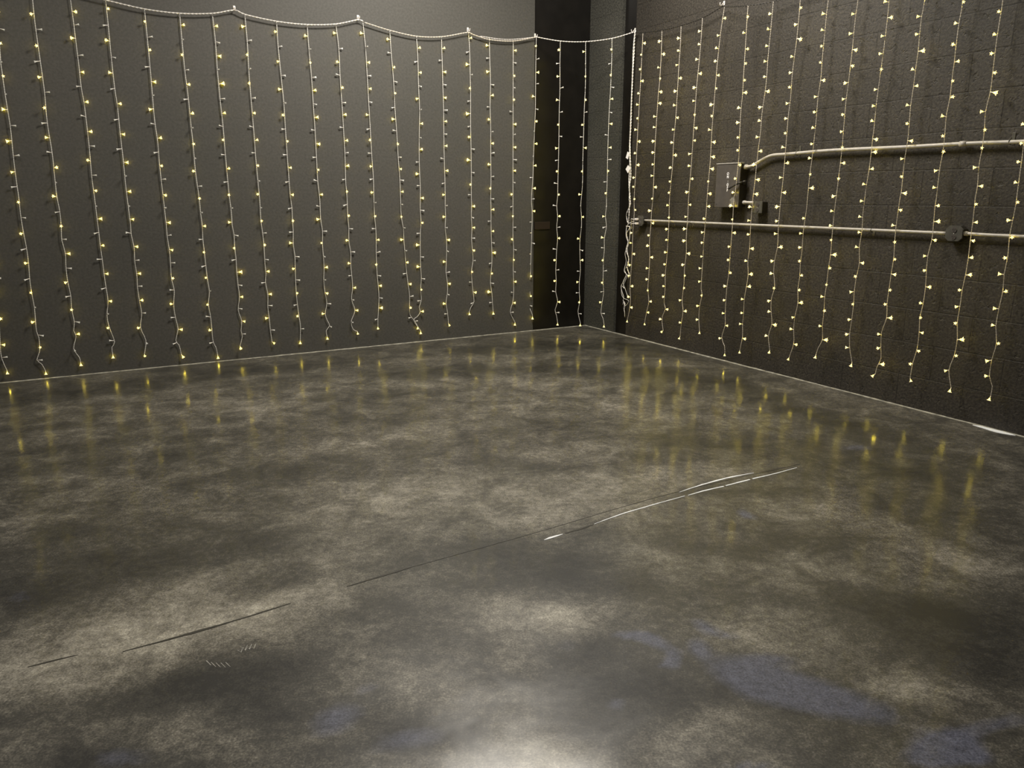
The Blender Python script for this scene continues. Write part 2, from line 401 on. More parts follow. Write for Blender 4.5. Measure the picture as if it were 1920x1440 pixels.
# chipped white lines in the coating
sc_ = [strip('chipped_line', FP((1020,1013),(1038,1007),(1058,1001)), [.002,.013,.010,.003], M_chip, floor, jitter=.3),
 strip('chipped_line', FP((1114,983),(1160,966),(1220,948),(1285,930)), [.003,.006,.006,.003], M_chip, floor, jitter=.35),
 strip('chipped_line', FP((1290,929),(1330,918),(1358,912)), [.003,.008,.007], M_chip, floor, jitter=.35),
 strip('chipped_line', FP((1361,911),(1407,899)), [.006,.008], M_chip, floor, jitter=.35),
 strip('chipped_line', FP((1411,898),(1450,889),(1494,877)), [.007,.006,.002], M_chip, floor, jitter=.35),
 strip('chipped_line', FP((1274,923),(1320,908),(1370,895),(1413,887)), [.002,.009,.009,.003], M_chip, floor, jitter=.35)]
# the saw-cut joint running under them
strip('floor_joint', FP((1060,1000),(1080,994),(1112,984)), [.008,.014,.006], M_joint, floor, .0011, .3)
strip('floor_joint', FP((650,1100),(700,1085),(770,1064)), [.002,.012,.004], M_joint, floor, .0011, .3)
strip('floor_joint', FP((230,1222),(350,1190),(440,1164),(550,1130)), [.002,.010,.007,.003], M_joint, floor, .0011, .4)
strip('floor_joint', FP((52,1251),(100,1239),(150,1227)), [.002,.006,.002], M_joint, floor, .0011, .3)
strip('floor_joint', FP((770,1064),(1000,1000),(1260,925),(1500,870)), [.002,.003,.003,.002], M_joint, floor, .0008, .5)
strip('white_patch', FP((1824,797),(1850,803),(1880,811),(1904,817)), [.004,.05,.055,.004], M_chip, floor, .002, .12)
# bare uneven edge where the coating stops short of the walls
def edge(U, n, u0, u1, w0, seed):
    rnd = random.Random(seed); pts, ws = [], []; k = int((u1 - u0) / 0.05); w = w0
    bm = bmesh.new(); rows = []
    for i in range(k + 1):
        w = max(0.004, w + rnd.uniform(-.0022, .0022) + (w0 - w) * .15)
        q = C + U * (u0 + (u1 - u0) * i / k)
        a, b_ = q + n * 0.0, q + n * w
        rows.append([bm.verts.new((a.x, a.y, 0)), bm.verts.new((a.x, a.y, 0.003 + rnd.uniform(0, .002))), bm.verts.new((b_.x, b_.y, 0.001)), bm.verts.new((b_.x, b_.y, 0))])
    for r0, r1 in zip(rows, rows[1:]):
        for j in range(3): bm.faces.new((r0[j], r1[j], r1[j + 1], r0[j + 1]))
    bmesh.ops.recalc_face_normals(bm, faces=bm.faces)
    return obj('bare_edge', bm, M_edge, floor)
edge(ul, nl, 0.0, LEN_L - .1, 0.016, 1); edge(ur, nr, 0.0, LEN_R - .1, 0.014, 2)
strip('bare_edge', FP((385,674),(425,669),(480,672)), [.004, .07, .004], M_edge, floor, .002, .2)
# pale tread marks
for x, y in ((392,1246),(401,1249),(410,1250),(419,1250),(428,1249),(450,1226),(458,1222),(466,1220),(474,1219)):
    strip('tread_mark', FP((x - 5, y - 7), (x, y), (x + 6, y + 2 if y > 1240 else y - 12)), [.002, .005, .002], M_scuff, floor, .0008, .3)

# ------------------------------------------------------------------ bulbs
def bulb_mesh(name, lit):
    bm = bmesh.new()
    prof = [(0.0, .0014), (.009, .0015), (.010, .0022), (.015, .0025)]
    n = 8
    rings = [[bm.verts.new((r * math.cos(2 * math.pi * k / n), r * math.sin(2 * math.pi * k / n), z)) for k in range(n)] for z, r in prof]
    for a, b_ in zip(rings, rings[1:]):
        for k in range(n):
            f = bm.faces.new((a[k], a[(k + 1) % n], b_[(k + 1) % n], b_[k])); f.material_index = 0; f.smooth = True
    bm.faces.new(list(reversed(rings[0])))
    # flared lens; its five-pointed rim shapes the bulb's starburst flare into the mesh
    m = 10; R = (.0025, .0032, .0042) if not lit else (.0026, .0042, .0092)
    lens = []
    for z, r, a1, a2 in zip((.015, .020, .027), R, (1, 1, 1.3), (1, 1, .42)):
        lens.append([bm.verts.new((r * (a1 if k % 2 == 0 else a2) * math.cos(2 * math.pi * k / m),
                                   r * (a1 if k % 2 == 0 else a2) * math.sin(2 * math.pi * k / m), z)) for k in range(m)])
    for a, b_ in zip(lens, lens[1:]):
        for k in range(m):
            f = bm.faces.new((a[k], a[(k + 1) % m], b_[(k + 1) % m], b_[k])); f.material_index = 1 if b_ is lens[-1] else 2
    inner = [bm.verts.new((R[1] * .8 * math.cos(2 * math.pi * k / m), R[1] * .8 * math.sin(2 * math.pi * k / m), .025)) for k in range(m)]
    for k in range(m):
        f = bm.faces.new((lens[-1][k], lens[-1][(k + 1) % m], inner[(k + 1) % m], inner[k])); f.material_index = 1
    bm.faces.new(inner).material_index = 2
    bm.faces.new(list(reversed(lens[0]))).material_index = 1
    me = to_mesh(name, bm)
    for q in ([M_stem, M_glow, M_core] if lit else [M_white, M_off, M_off]): me.materials.append(q)
    return me
ME_LIT, ME_OFF = bulb_mesh('lit_bulb', True), bulb_mesh('unlit_bulb', False)

def place_bulb(base, tip, parent, lit, size=1.0):
    o = bpy.data.objects.new('bulb', ME_LIT if lit else ME_OFF); COL.objects.link(o)
    d = tip - base; z = d.normalized()
    q = z.to_track_quat('Z', 'Y')
    o.matrix_world = Matrix.Translation(base) @ q.to_matrix().to_4x4() @ Matrix.Rotation(random.uniform(0, 6.28), 4, 'Z') @ Matrix.Scale(size, 4)
    o.parent = parent
    if not lit: o['label'] = 'unlit bulb'
    return o

T1 = lambda s, ox, oy: [(ox + x / 3.84, oy + y / 3.84) for x, y in s]
STR = {}
def S(key, plane, *tiles):
    """tiles: (ox, oy, wire points, bulb points) read at 3.84x"""
    w, b = [], []
    for ox, oy, ws, bs in tiles:
        w += T1(ws, ox, oy); b += T1(bs, ox, oy)
    w.sort(key=lambda p: p[1]); w2 = [w[0]]
    for p in w[1:]:
        if p[1] - w2[-1][1] > 3: w2.append(p)
    b.sort(key=lambda p: p[1]); b2 = [b[0]]
    for p in b[1:]:
        if p[1] - b2[-1][1] > 7: b2.append(p)
    STR[key] = (plane, w2, b2)
A, B_, CC, D = (0, 0), (480, 0), (960, 0), (1420, 0)
E_, F_, G, K = (0, 370), (480, 370), (960, 370), (1420, 370)
S('L-1', 'L', (*A, [(-520,-260),(-330,500),(-120,1300)], [(-500,-60),(-450,150),(-400,370),(-335,590),(-270,820),(-215,1040),(-160,1260)]), (*E_, [(-90,200),(-40,560),(-8,870),(2,1070),(12,1160),(50,1245)], [(-100,60),(-60,280),(-30,480),(-20,680),(5,867),(33,1060),(52,1255)]))
S('L0', 'L', (*A, [(-30,-210),(0,380),(15,520),(40,700),(75,920),(95,1120),(120,1320)], [(-40,-130),(-10,90),(5,320),(25,553),(18,790),(45,1012),(78,1236)]), (*E_, [(135,0),(150,140),(170,260),(190,360),(205,470),(215,600),(230,700),(248,800),(262,960),(280,1010),(285,1110),(265,1170),(300,1200),(328,1250)], [(135,40),(148,257),(180,472),(223,685),(232,893),(290,1077),(330,1258)]))
S('L1', 'L', (*A, [(225,-140),(235,0),(250,150),(270,300),(290,440),(320,660),(340,880),(375,1100),(395,1290)], [(222,98),(265,330),(278,553),(322,776),(328,993),(405,1207),(385,1418)]), (*E_, [(410,0),(430,100),(440,200),(445,310),(470,400),(475,510),(490,620),(510,710),(515,800),(535,900),(530,960),(548,1000),(530,1090),(570,1150),(580,1185)], [(440,200),(500,405),(470,607),(515,803),(572,987),(580,1187)]))
S('L2', 'L', (*A, [(500,-60),(508,0),(528,150),(545,290),(565,450),(585,630),(605,740),(628,930),(645,1090),(660,1270)], [(545,82),(515,275),(605,518),(630,735),(655,948),(632,1158),(690,1370)]), (*E_, [(680,0),(697,140),(712,260),(722,350),(738,460),(750,560),(765,660),(778,750),(770,850),(785,930),(825,1040),(805,1080),(812,1130)], [(733,155),(748,350),(775,550),(800,745),(775,937),(815,1137)]))
S('L3', 'L', (*A, [(760,0),(780,190),(800,400),(825,630),(845,760),(865,960),(885,1130),(900,1290)], [(778,70),(765,297),(785,527),(868,747),(897,963),(922,1168),(942,1380)]), (*E_, [(915,0),(930,120),(940,200),(945,270),(965,360),(970,460),(985,560),(990,650),(1005,750),(1020,840),(1012,940),(1050,1030),(1040,1130)], [(963,155),(990,353),(1012,548),(1022,742),(993,933),(1042,1143)]))
S('L4', 'L', (*A, [(1040,65),(1060,270),(1080,480),(1100,720),(1115,880),(1135,1020),(1150,1200)], [(1040,162),(1080,368),(1118,587),(1078,783),(1160,997),(1162,1193),(1190,1400)]), (*E_, [(1175,0),(1195,180),(1205,290),(1218,370),(1228,480),(1235,590),(1255,670),(1250,770),(1262,860),(1282,950),(1265,1030),(1290,1065),(1305,1130)], [(1228,180),(1245,375),(1240,578),(1228,768),(1308,950),(1318,1145)]))
S('L5', 'L', (*A, [(1293,95),(1310,290),(1330,500),(1355,700),(1375,900),(1390,1040),(1408,1240)], [(1330,183),(1308,392),(1358,610),(1385,822),(1390,1035),(1390,1238),(1433,1435)]), (*E_, [(1433,0),(1445,120),(1457,210),(1460,295),(1472,400),(1482,490),(1495,600),(1508,680),(1500,770),(1515,850),(1525,950),(1535,1040),(1555,1080),(1567,1135)], [(1475,207),(1465,395),(1478,580),(1490,775),(1508,957),(1567,1138)]))
S('L6', 'L', (*A, [(1528,95),(1550,290),(1565,500),(1585,720),(1605,900),(1620,1080),(1635,1250)], [(1565,190),(1590,400),(1610,605),(1620,818),(1602,1012),(1648,1217),(1645,1410)]), (*E_, [(1652,0),(1665,100),(1672,200),(1685,270),(1690,360),(1700,450),(1705,540),(1715,640),(1725,715),(1715,810),(1740,890),(1735,960),(1745,1000),(1728,1070)], [(1643,178),(1682,360),(1738,540),(1745,717),(1762,890),(1730,1083)]))
S('L7', 'L', (*A, [(1763,105),(1780,300),(1795,560),(1815,800),(1830,980),(1845,1180)], [(1742,188),(1775,400),(1790,600),(1828,815),(1855,1012),(1852,1195),(1850,1395)]), (*F_, [(25,0),(35,160),(48,260),(57,345),(65,480),(72,550),(68,610),(85,700),(85,790),(95,870),(103,950),(115,1040)], [(35,163),(57,347),(90,533),(112,697),(68,868),(132,1052)]))
S('L8', 'L', (*B_, [(148,155),(160,340),(180,540),(200,740),(212,930),(225,1120),(238,1300)], [(135,228),(150,440),(165,642),(190,832),(222,1020),(250,1210),(262,1400)]), (*F_, [(248,0),(258,70),(262,160),(268,240),(268,340),(280,420),(282,510),(285,600),(290,690),(298,770),(310,860),(320,930),(318,1030)], [(260,162),(243,330),(262,512),(290,685),(295,855),(317,1035)]))
S('L9', 'L', (*B_, [(368,180),(382,360),(400,560),(412,750),(425,940),(435,1130),(445,1310)], [(350,262),(385,455),(430,653),(445,845),(458,1033),(443,1220),(478,1400)]), (*F_, [(458,0),(465,150),(478,240),(478,340),(485,420),(490,510),(488,600),(498,690),(510,760),(498,840),(515,890),(530,925),(505,960),(512,1000)], [(440,155),(465,330),(515,507),(507,685),(475,838),(515,1003)]))
S('L10', 'L', (*B_, [(575,175),(595,340),(605,540),(618,740),(630,930),(640,1110),(645,1290)], [(560,240),(582,452),(615,638),(648,828),(653,1015),(668,1197),(648,1380)]), (*F_, [(655,0),(660,130),(668,220),(668,310),(682,400),(682,480),(690,570),(695,650),(688,735),(712,815),(685,895),(700,950),(730,965)], [(660,133),(650,313),(662,478),(715,652),(735,813),(735,967)]))
S('L11', 'L', (*B_, [(770,165),(788,340),(800,540),(810,720),(822,920),(832,1100),(845,1290)], [(755,243),(808,447),(825,638),(793,828),(815,1013),(820,1198),(828,1382)]), (*F_, [(848,0),(853,130),(862,220),(865,310),(865,400),(868,480),(872,560),(880,640),(885,720),(882,800),(878,870),(878,930)], [(850,133),(880,308),(860,480),(903,637),(912,797),(873,945)]))
S('L12', 'L', (*B_, [(963,225),(975,400),(990,580),(1000,780),(1012,940),(1022,1110),(1035,1290)], [(945,285),(988,487),(995,675),(980,858),(1013,1037),(1038,1215),(1055,1382)]), (*F_, [(1040,0),(1045,130),(1060,220),(1065,310),(1078,470),(1085,550),(1095,625),(1105,705),(1105,800),(1110,850),(1140,885),(1163,928)], [(1040,135),(1043,302),(1083,468),(1117,623),(1105,797),(1163,932)]))
S('L13', 'L', (*B_, [(1155,258),(1165,430),(1170,620),(1178,800),(1175,980),(1175,1150),(1182,1340)], [(1175,350),(1180,522),(1155,708),(1195,890),(1197,1078),(1155,1252),(1203,1425)]), (*F_, [(1182,0),(1182,90),(1188,180),(1183,260),(1182,345),(1183,420),(1185,500),(1190,580),(1185,660),(1190,740),(1175,790),(1183,825),(1160,860),(1135,885),(1185,960)], [(1190,177),(1158,343),(1162,502),(1183,662),(1197,822),(1187,965)]))
S('L14', 'L', (*B_, [(1335,262),(1340,430),(1345,620),(1350,800),(1352,970),(1355,1140),(1360,1310)], [(1353,352),(1363,517),(1368,700),(1368,875),(1370,1050),(1373,1230),(1342,1402)]), (*F_, [(1362,0),(1362,70),(1365,140),(1362,220),(1370,300),(1372,380),(1370,460),(1368,540),(1378,620),(1378,690),(1368,760),(1380,840),(1385,910)], [(1347,140),(1393,303),(1348,465),(1398,620),(1350,768),(1387,920)]))
S('L15', 'L', (*B_, [(1530,235),(1538,370),(1542,550),(1545,720),(1545,900),(1548,1070),(1550,1240)], [(1550,277),(1515,463),(1532,635),(1518,817),(1530,990),(1522,1155),(1538,1325)]), (*F_, [(1550,0),(1552,60),(1550,140),(1555,220),(1552,300),(1558,380),(1562,455),(1552,530),(1555,605),(1562,680),(1570,750),(1548,790),(1535,825)], [(1575,63),(1568,217),(1560,378),(1548,537),(1577,680),(1530,827)]))
S('L16', 'L', (*B_, [(1680,275),(1683,430),(1688,600),(1685,770),(1690,940),(1690,1110),(1692,1280)], [(1660,330),(1663,512),(1703,690),(1672,863),(1697,1032),(1672,1188),(1680,1360)]), (*F_, [(1690,0),(1692,90),(1692,170),(1693,245),(1695,320),(1698,395),(1698,470),(1692,548),(1688,620),(1698,690),(1703,760),(1707,820)], [(1707,90),(1703,245),(1720,397),(1690,548),(1665,682),(1707,827)]))
S('L17', 'L', (*B_, [(1852,290),(1851,700),(1850,1300)], [(1863,363),(1850,545),(1847,715),(1872,893),(1872,1058),(1870,1230),(1835,1398)]), (*F_, [(1850,0),(1850,60),(1850,140),(1850,215),(1850,300),(1855,380),(1853,450),(1852,530),(1855,610),(1855,690),(1848,760),(1830,825),(1865,900)], [(1840,140),(1837,297),(1848,452),(1873,607),(1865,760),(1867,905)]))
S('L18', 'X', (*CC, [(175,265),(172,430),(170,610),(168,780),(162,950),(155,1120),(150,1280)], [(178,337),(190,520),(147,697),(180,870),(178,1035),(173,1195),(168,1357)]), (*G, [(140,15),(145,90),(145,170),(142,255),(140,330),(137,410),(135,490),(133,560),(125,630),(130,700),(122,775),(145,840),(148,855)], [(163,97),(120,255),(118,408),(142,562),(142,710),(148,853)]))
S('L19', 'X', (*CC, [(348,297),(345,460),(345,630),(340,800),(338,970),(335,1150),(330,1320)], [(342,367),(330,548),(320,723),(338,898),(315,1065),(328,1235),(340,1400)]), (*G, [(328,0),(322,60),(328,140),(322,215),(328,295),(322,375),(318,455),(315,530),(318,600),(315,680),(328,750),(310,810),(320,850),(328,900)], [(345,138),(343,295),(310,455),(310,598),(343,753),(328,900)]))
S('L20', 'X', (*CC, [(530,300),(530,460),(528,630),(520,800),(515,980),(510,1150),(508,1310)], [(508,370),(533,547),(533,725),(508,903),(535,1063),(508,1238),(487,1400)]), (*G, [(500,0),(495,60),(500,140),(500,215),(490,295),(488,375),(490,455),(492,530),(485,610),(485,690),(488,755),(475,820),(492,905)], [(517,140),(475,300),(510,455),(465,608),(488,757),(492,907)]))
S('L21', 'X', (*CC, [(720,280),(718,440),(710,630),(700,800),(693,970),(688,1150),(685,1310)], [(720,355),(715,542),(727,715),(720,890),(712,1065),(697,1228),(678,1393)]), (*G, [(680,0),(680,60),(673,140),(680,210),(665,295),(665,375),(658,450),(657,530),(655,610),(660,680),(650,750),(640,830),(655,870),(663,915)], [(652,138),(650,293),(657,448),(653,608),(635,752),(663,920)]))
S('R1', 'R', (*CC, [(943,235),(935,400),(925,600),(912,820),(900,1050),(890,1250)], [(963,310),(942,400),(937,498),(948,580),(905,675),(915,755),(918,848),(895,935),(928,1020),(882,1103),(915,1188),(875,1277),(888,1345)]), (*G, [(880,0),(880,120),(870,250),(865,400),(855,560),(850,650),(852,760),(838,850),(830,880)], [(890,17),(893,93),(855,255),(863,330),(883,410),(840,485),(850,563),(878,640),(828,718),(873,793),(830,885)]))
S('R2', 'R', (*CC, [(1080,218),(1075,380),(1065,560),(1052,700),(1040,880),(1030,1050),(1022,1250)], [(1057,295),(1100,387),(1062,490),(1077,567),(1078,660),(1072,745),(1037,840),(1025,918),(1012,1013),(1010,1098),(1027,1185),(1017,1265),(1045,1347)]), (*G, [(1015,0),(1005,100),(1000,200),(990,320),(992,430),(985,560),(978,660),(985,750),(970,820),(955,900)], [(1022,12),(985,97),(1020,183),(980,270),(972,350),(1013,433),(978,512),(957,590),(988,667),(1002,750),(983,827),(953,903)]))
S('R3', 'R', (*CC, [(1218,185),(1212,330),(1200,500),(1190,680),(1178,860),(1165,1000),(1155,1200)], [(1190,275),(1192,367),(1193,465),(1220,563),(1165,655),(1182,758),(1197,843),(1172,937),(1145,1030),(1187,1118),(1130,1210),(1150,1303),(1145,1387)]), (*G, [(1135,0),(1130,170),(1123,310),(1115,430),(1103,560),(1103,640),(1095,760),(1105,800),(1080,870),(1088,960)], [(1130,58),(1142,140),(1107,230),(1125,310),(1118,398),(1112,480),(1083,558),(1102,640),(1103,720),(1122,805),(1060,880),(1090,970)]))
S('R4', 'R', (*CC, [(1372,130),(1360,300),(1345,470),(1330,620),(1318,800),(1305,980),(1290,1200)], [(1350,223),(1340,322),(1333,427),(1368,528),(1307,628),(1310,727),(1328,827),(1330,918),(1320,1010),(1287,1105),(1275,1197),(1303,1290),(1253,1380)]), (*G, [(1272,0),(1265,150),(1255,280),(1255,400),(1243,500),(1238,620),(1225,740),(1232,820),(1220,900),(1210,1000)], [(1287,53),(1253,137),(1237,227),(1232,313),(1283,403),(1220,482),(1253,567),(1247,653),(1213,738),(1252,820),(1222,903),(1207,1007)]))
S('R5', 'R', (*CC, [(1530,50),(1510,180),(1495,300),(1480,440),(1468,580),(1455,740),(1440,930),(1428,1150),(1415,1300)], [(1537,133),(1493,253),(1487,353),(1460,440),(1492,543),(1480,640),(1430,750),(1455,832),(1427,937),(1465,1023),(1455,1128),(1455,1213),(1425,1310),(1440,1393)]), (*G, [(1405,0),(1395,150),(1382,300),(1375,430),(1368,540),(1362,660),(1368,700),(1350,790),(1345,880),(1350,960)], [(1423,67),(1398,155),(1372,248),(1383,327),(1377,425),(1360,510),(1360,603),(1378,703),(1348,780),(1325,882),(1352,968)]))
S('R6', 'R', (*CC, [(1700,40),(1690,180),(1680,350),(1668,540),(1660,680),(1648,800),(1640,950),(1635,1100),(1622,1250),(1605,1400)], [(1710,123),(1680,242),(1703,355),(1690,453),(1685,575),(1693,670),(1627,780),(1620,882),(1642,992),(1640,1087),(1648,1183),(1623,1285),(1583,1388)]), (*G, [(1598,0),(1590,150),(1583,260),(1572,400),(1562,540),(1548,640),(1540,740),(1535,850),(1535,920),(1510,1010),(1530,1070),(1532,1120)], [(1570,65),(1600,160),(1608,257),(1577,355),(1572,453),(1580,545),(1527,640),(1522,737),(1530,835),(1552,922),(1492,1012),(1532,1122)]))
S('R7', 'R', (*CC, [(1882,10),(1865,200),(1845,400),(1830,600),(1800,820),(1790,950),(1770,1100),(1750,1300)], [(1853,98),(1852,215),(1833,333),(1828,443),(1812,550),(1850,655),(1780,768),(1773,873),(1770,987),(1803,1090),(1733,1190),(1777,1293),(1775,1397)]), (*G, [(1735,0),(1722,150),(1715,270),(1710,370),(1698,460),(1700,560),(1688,640),(1672,740),(1668,830),(1660,920),(1660,1000),(1640,1100)], [(1705,72),(1710,170),(1715,265),(1747,370),(1678,460),(1727,555),(1717,645),(1667,735),(1667,832),(1648,913),(1680,1015),(1640,1103)]))
S('R8', 'R', (*D, [(316,-50),(310,0),(300,120),(283,290),(265,430),(250,560),(240,700),(222,850),(210,1000),(200,1120),(185,1300)], [(325,50),(268,172),(318,277),(258,410),(232,520),(248,633),(215,740),(200,855),(218,960),(185,1065),(228,1177),(172,1278),(205,1385)]), (*K, [(170,0),(155,170),(150,260),(145,360),(125,450),(118,550),(125,640),(100,740),(100,830),(105,910),(80,1000),(90,1100)], [(135,65),(133,168),(133,262),(180,362),(97,455),(93,550),(135,648),(75,742),(77,825),(135,915),(58,1000),(97,1117)]))
S('R9', 'R', (*D, [(520,-110),(512,0),(500,90),(485,250),(470,400),(458,560),(437,700),(425,850),(410,1000),(395,1130),(378,1260)], [(490,-20),(478,102),(475,220),(478,330),(470,450),(488,578),(417,693),(427,808),(413,925),(405,1033),(370,1140),(393,1258),(405,1355)]), (*K, [(362,0),(358,50),(345,150),(330,260),(322,380),(310,470),(305,570),(292,660),(292,760),(270,860),(262,950),(262,1050),(230,1150)], [(348,153),(320,260),(298,358),(320,460),(325,567),(310,663),(325,762),(268,860),(243,952),(285,1057),(230,1150)]))
S('R10', 'R', (*D, [(740,-190),(725,0),(708,120),(695,240),(685,350),(670,480),(657,590),(640,720),(628,850),(612,1050),(600,1160),(585,1280)], [(730,-130),(735,-20),(693,100),(678,238),(715,355),(695,470),(627,593),(620,710),(632,822),(618,943),(627,1063),(628,1175),(600,1290),(540,1408)]), (*K, [(568,0),(555,100),(545,210),(535,310),(528,410),(512,510),(500,620),(485,720),(480,820),(468,930),(470,1020),(440,1080),(423,1130)], [(543,102),(522,205),(547,305),(562,415),(533,515),(512,627),(470,717),(497,820),(463,928),(500,1027),(423,1137)]))
S('R11', 'R', (*D, [(970,-260),(950,0),(940,100),(925,240),(905,400),(890,500),(873,630),(855,770),(840,930),(830,1000),(820,1100),(805,1220),(785,1340)], [(980,-200),(940,-95),(925,15),(970,128),(907,258),(895,385),(908,502),(845,643),(845,762),(840,877),(867,1000),(857,1097),(835,1220),(775,1330)]), (*K, [(775,0),(758,140),(755,230),(735,360),(735,470),(712,580),(698,680),(693,770),(680,880),(665,980),(665,1080),(682,1190)], [(755,28),(735,143),(745,253),(715,362),(768,470),(725,563),(678,677),(703,768),(653,878),(635,983),(643,1082),(683,1213)]))
S('R12', 'R', (*D, [(1235,-340),(1205,0),(1185,110),(1170,240),(1158,370),(1140,500),(1125,620),(1105,760),(1095,880),(1083,1010),(1065,1120),(1050,1250),(1038,1370)], [(1250,-270),(1220,-140),(1225,-10),(1160,118),(1158,243),(1198,370),(1132,507),(1157,622),(1080,762),(1095,890),(1120,1013),(1043,1140),(1057,1265),(1073,1388)]), (*K, [(1028,0),(1015,90),(1000,200),(990,310),(982,440),(965,540),(950,650),(935,760),(930,870),(895,970),(890,1080),(890,1160),(862,1220),(850,1270)], [(1043,87),(972,205),(1005,317),(1003,442),(995,552),(970,665),(938,765),(965,868),(883,987),(887,1080),(915,1200),(840,1283)]))
S('R13', 'R', (*D, [(1520,-430),(1480,0),(1452,170),(1430,340),(1418,450),(1400,580),(1388,700),(1362,830),(1350,970),(1338,1080),(1315,1210),(1298,1350)], [(1540,-370),(1490,-240),(1510,-110),(1500,22),(1420,168),(1427,325),(1453,447),(1425,578),(1415,705),(1335,840),(1353,975),(1355,1097),(1287,1223),(1275,1352)]), (*K, [(1290,0),(1280,60),(1270,170),(1258,300),(1230,410),(1218,520),(1212,630),(1195,760),(1170,870),(1165,970),(1150,1090),(1120,1190),(1100,1300)], [(1310,60),(1313,175),(1290,303),(1203,423),(1220,522),(1245,645),(1190,762),(1192,860),(1195,970),(1173,1100),(1120,1195),(1108,1332)]))
S('R14', 'R', (*D, [(1825,-540),(1768,0),(1750,120),(1725,280),(1710,400),(1695,520),(1680,650),(1645,800),(1635,930),(1620,1060),(1597,1190),(1585,1340)], [(1840,-470),(1790,-330),(1810,-190),(1770,-60),(1755,88),(1720,253),(1705,382),(1723,520),(1722,662),(1625,802),(1655,935),(1635,1060),(1570,1203),(1625,1340)]), (*K, [(1570,0),(1565,50),(1552,170),(1535,300),(1520,430),(1500,550),(1475,670),(1460,780),(1440,900),(1440,1010),(1420,1130),(1380,1245),(1395,1370)], [(1592,43),(1585,182),(1568,307),(1553,437),(1540,560),(1470,667),(1443,783),(1445,898),(1483,1025),(1447,1135),(1355,1243),(1398,1378)]))
S('R15', 'R', (*D, [(2150,-650),(2080,0),(1990,600),(1930,950),(1910,1110),(1890,1260)], [(2170,-570),(2100,-420),(2120,-260),(2060,-90),(2100,60),(2030,210),(2060,350),(1990,490),(2020,630),(1950,770),(1918,900),(1915,1030),(1890,1165),(1868,1320)]), (*K, [(1868,0),(1860,60),(1832,200),(1815,290),(1803,430),(1778,550),(1768,670),(1742,790),(1718,930),(1722,1050),(1688,1170),(1672,1290),(1692,1360),(1680,1430)], [(1893,30),(1820,165),(1845,292),(1803,430),(1748,555),(1800,682),(1710,802),(1683,925),(1750,1047),(1658,1172),(1655,1287),(1680,1430)]))
PLN = {'L': PL, 'R': PR, 'X': PX}

def wire_x(w, y):
    for a, b in zip(w, w[1:]):
        if a[1] <= y <= b[1]: return a[0] + (b[0] - a[0]) * (y - a[1]) / max(1e-6, b[1] - a[1])
    return w[0][0] if y < w[0][1] else w[-1][0]

OFFS = {'R6': .100, 'R7': .070, 'R5': .062, 'R8': .058}
def off_of(key): return {'L': .014, 'X': 0.0, 'R': OFFS.get(key, .052)}[STR[key][0]]
def build_strand(key, parent):
    side, w, bl = STR[key]; pl = PLN[side]
    off = off_of(key)
    pts = [pl.at(x, y, off) for x, y in w]
    bm = bmesh.new(); twisted(bm, catmull(pts, 0.03), *((.0013, .0015) if side != 'R' else (.0012, .0013)))
    st = obj('strand', bm, M_wire if side != 'R' else M_wire2, parent)
    side_dir = pl.n
    nb = len(bl)
    for i, (bx, by) in enumerate(bl):
        last = i == nb - 1
        wy = by
        if last: base = pts[-1]; wx = w[-1][0]
        else: wx = wire_x(w, wy); base = pl.at(wx, wy, off)
        tipp = pl.at(bx, by, off); d = tipp - base; LB = 0.026 * random.uniform(.92, 1.08)
        if last and d.length < 0.012: d = Vector((0, 0, -1)) * 0.02 + pl.n * random.uniform(-.004, .01)
        elif d.length < LB: d = d + side_dir * math.sqrt(LB * LB - d.length_squared) * 0.95
        d.z += random.uniform(-.006, .006)
        place_bulb(base, base + d, st, True, random.uniform(.9, 1.1) * (1.04 if side != 'R' else .95) * max(1.0, min(1.35, d.length / .027)))
        # the set on the smooth wall has every second bulb unlit
        if side != 'R' and not last:
            y2 = (by + bl[i + 1][1]) / 2 + random.uniform(-1.5, 1.5)
            x2 = wire_x(w, y2); base = pl.at(x2, y2, off)
            s = random.choice((-1, -1, 1, 1, .2)); uu = pl.u
            dd = uu * s + Z * random.uniform(-.35, .25) + pl.n * (1 - abs(s)) + pl.n * .15
            place_bulb(base, base + dd.normalized() * .02, st, False, random.uniform(1.05, 1.35))
    return st

def curtain(name, keys, header, label, r=0.0028):
    top = PLN[STR[keys[0]][0]].at(*STR[keys[0]][1][0], 0.03)
    t = empty(name); tag(t, label, 'curtain lights', 'curtains of warm fairy lights on the walls')
    for pts_, mt, rr in header:
        bm = bmesh.new(); P = []
        for q_ in pts_: P.append(PLN[q_[0]].at(q_[1], q_[2], q_[3] if len(q_) > 3 else (0.03 if q_[0] != 'X' else 0.0)))
        P = catmull(P, 0.02); twisted(bm, P, rr, rr, 0.05, 5)
        obj('header_wire', bm, mt, t)
    for k in keys: build_strand(k, t)
    return t

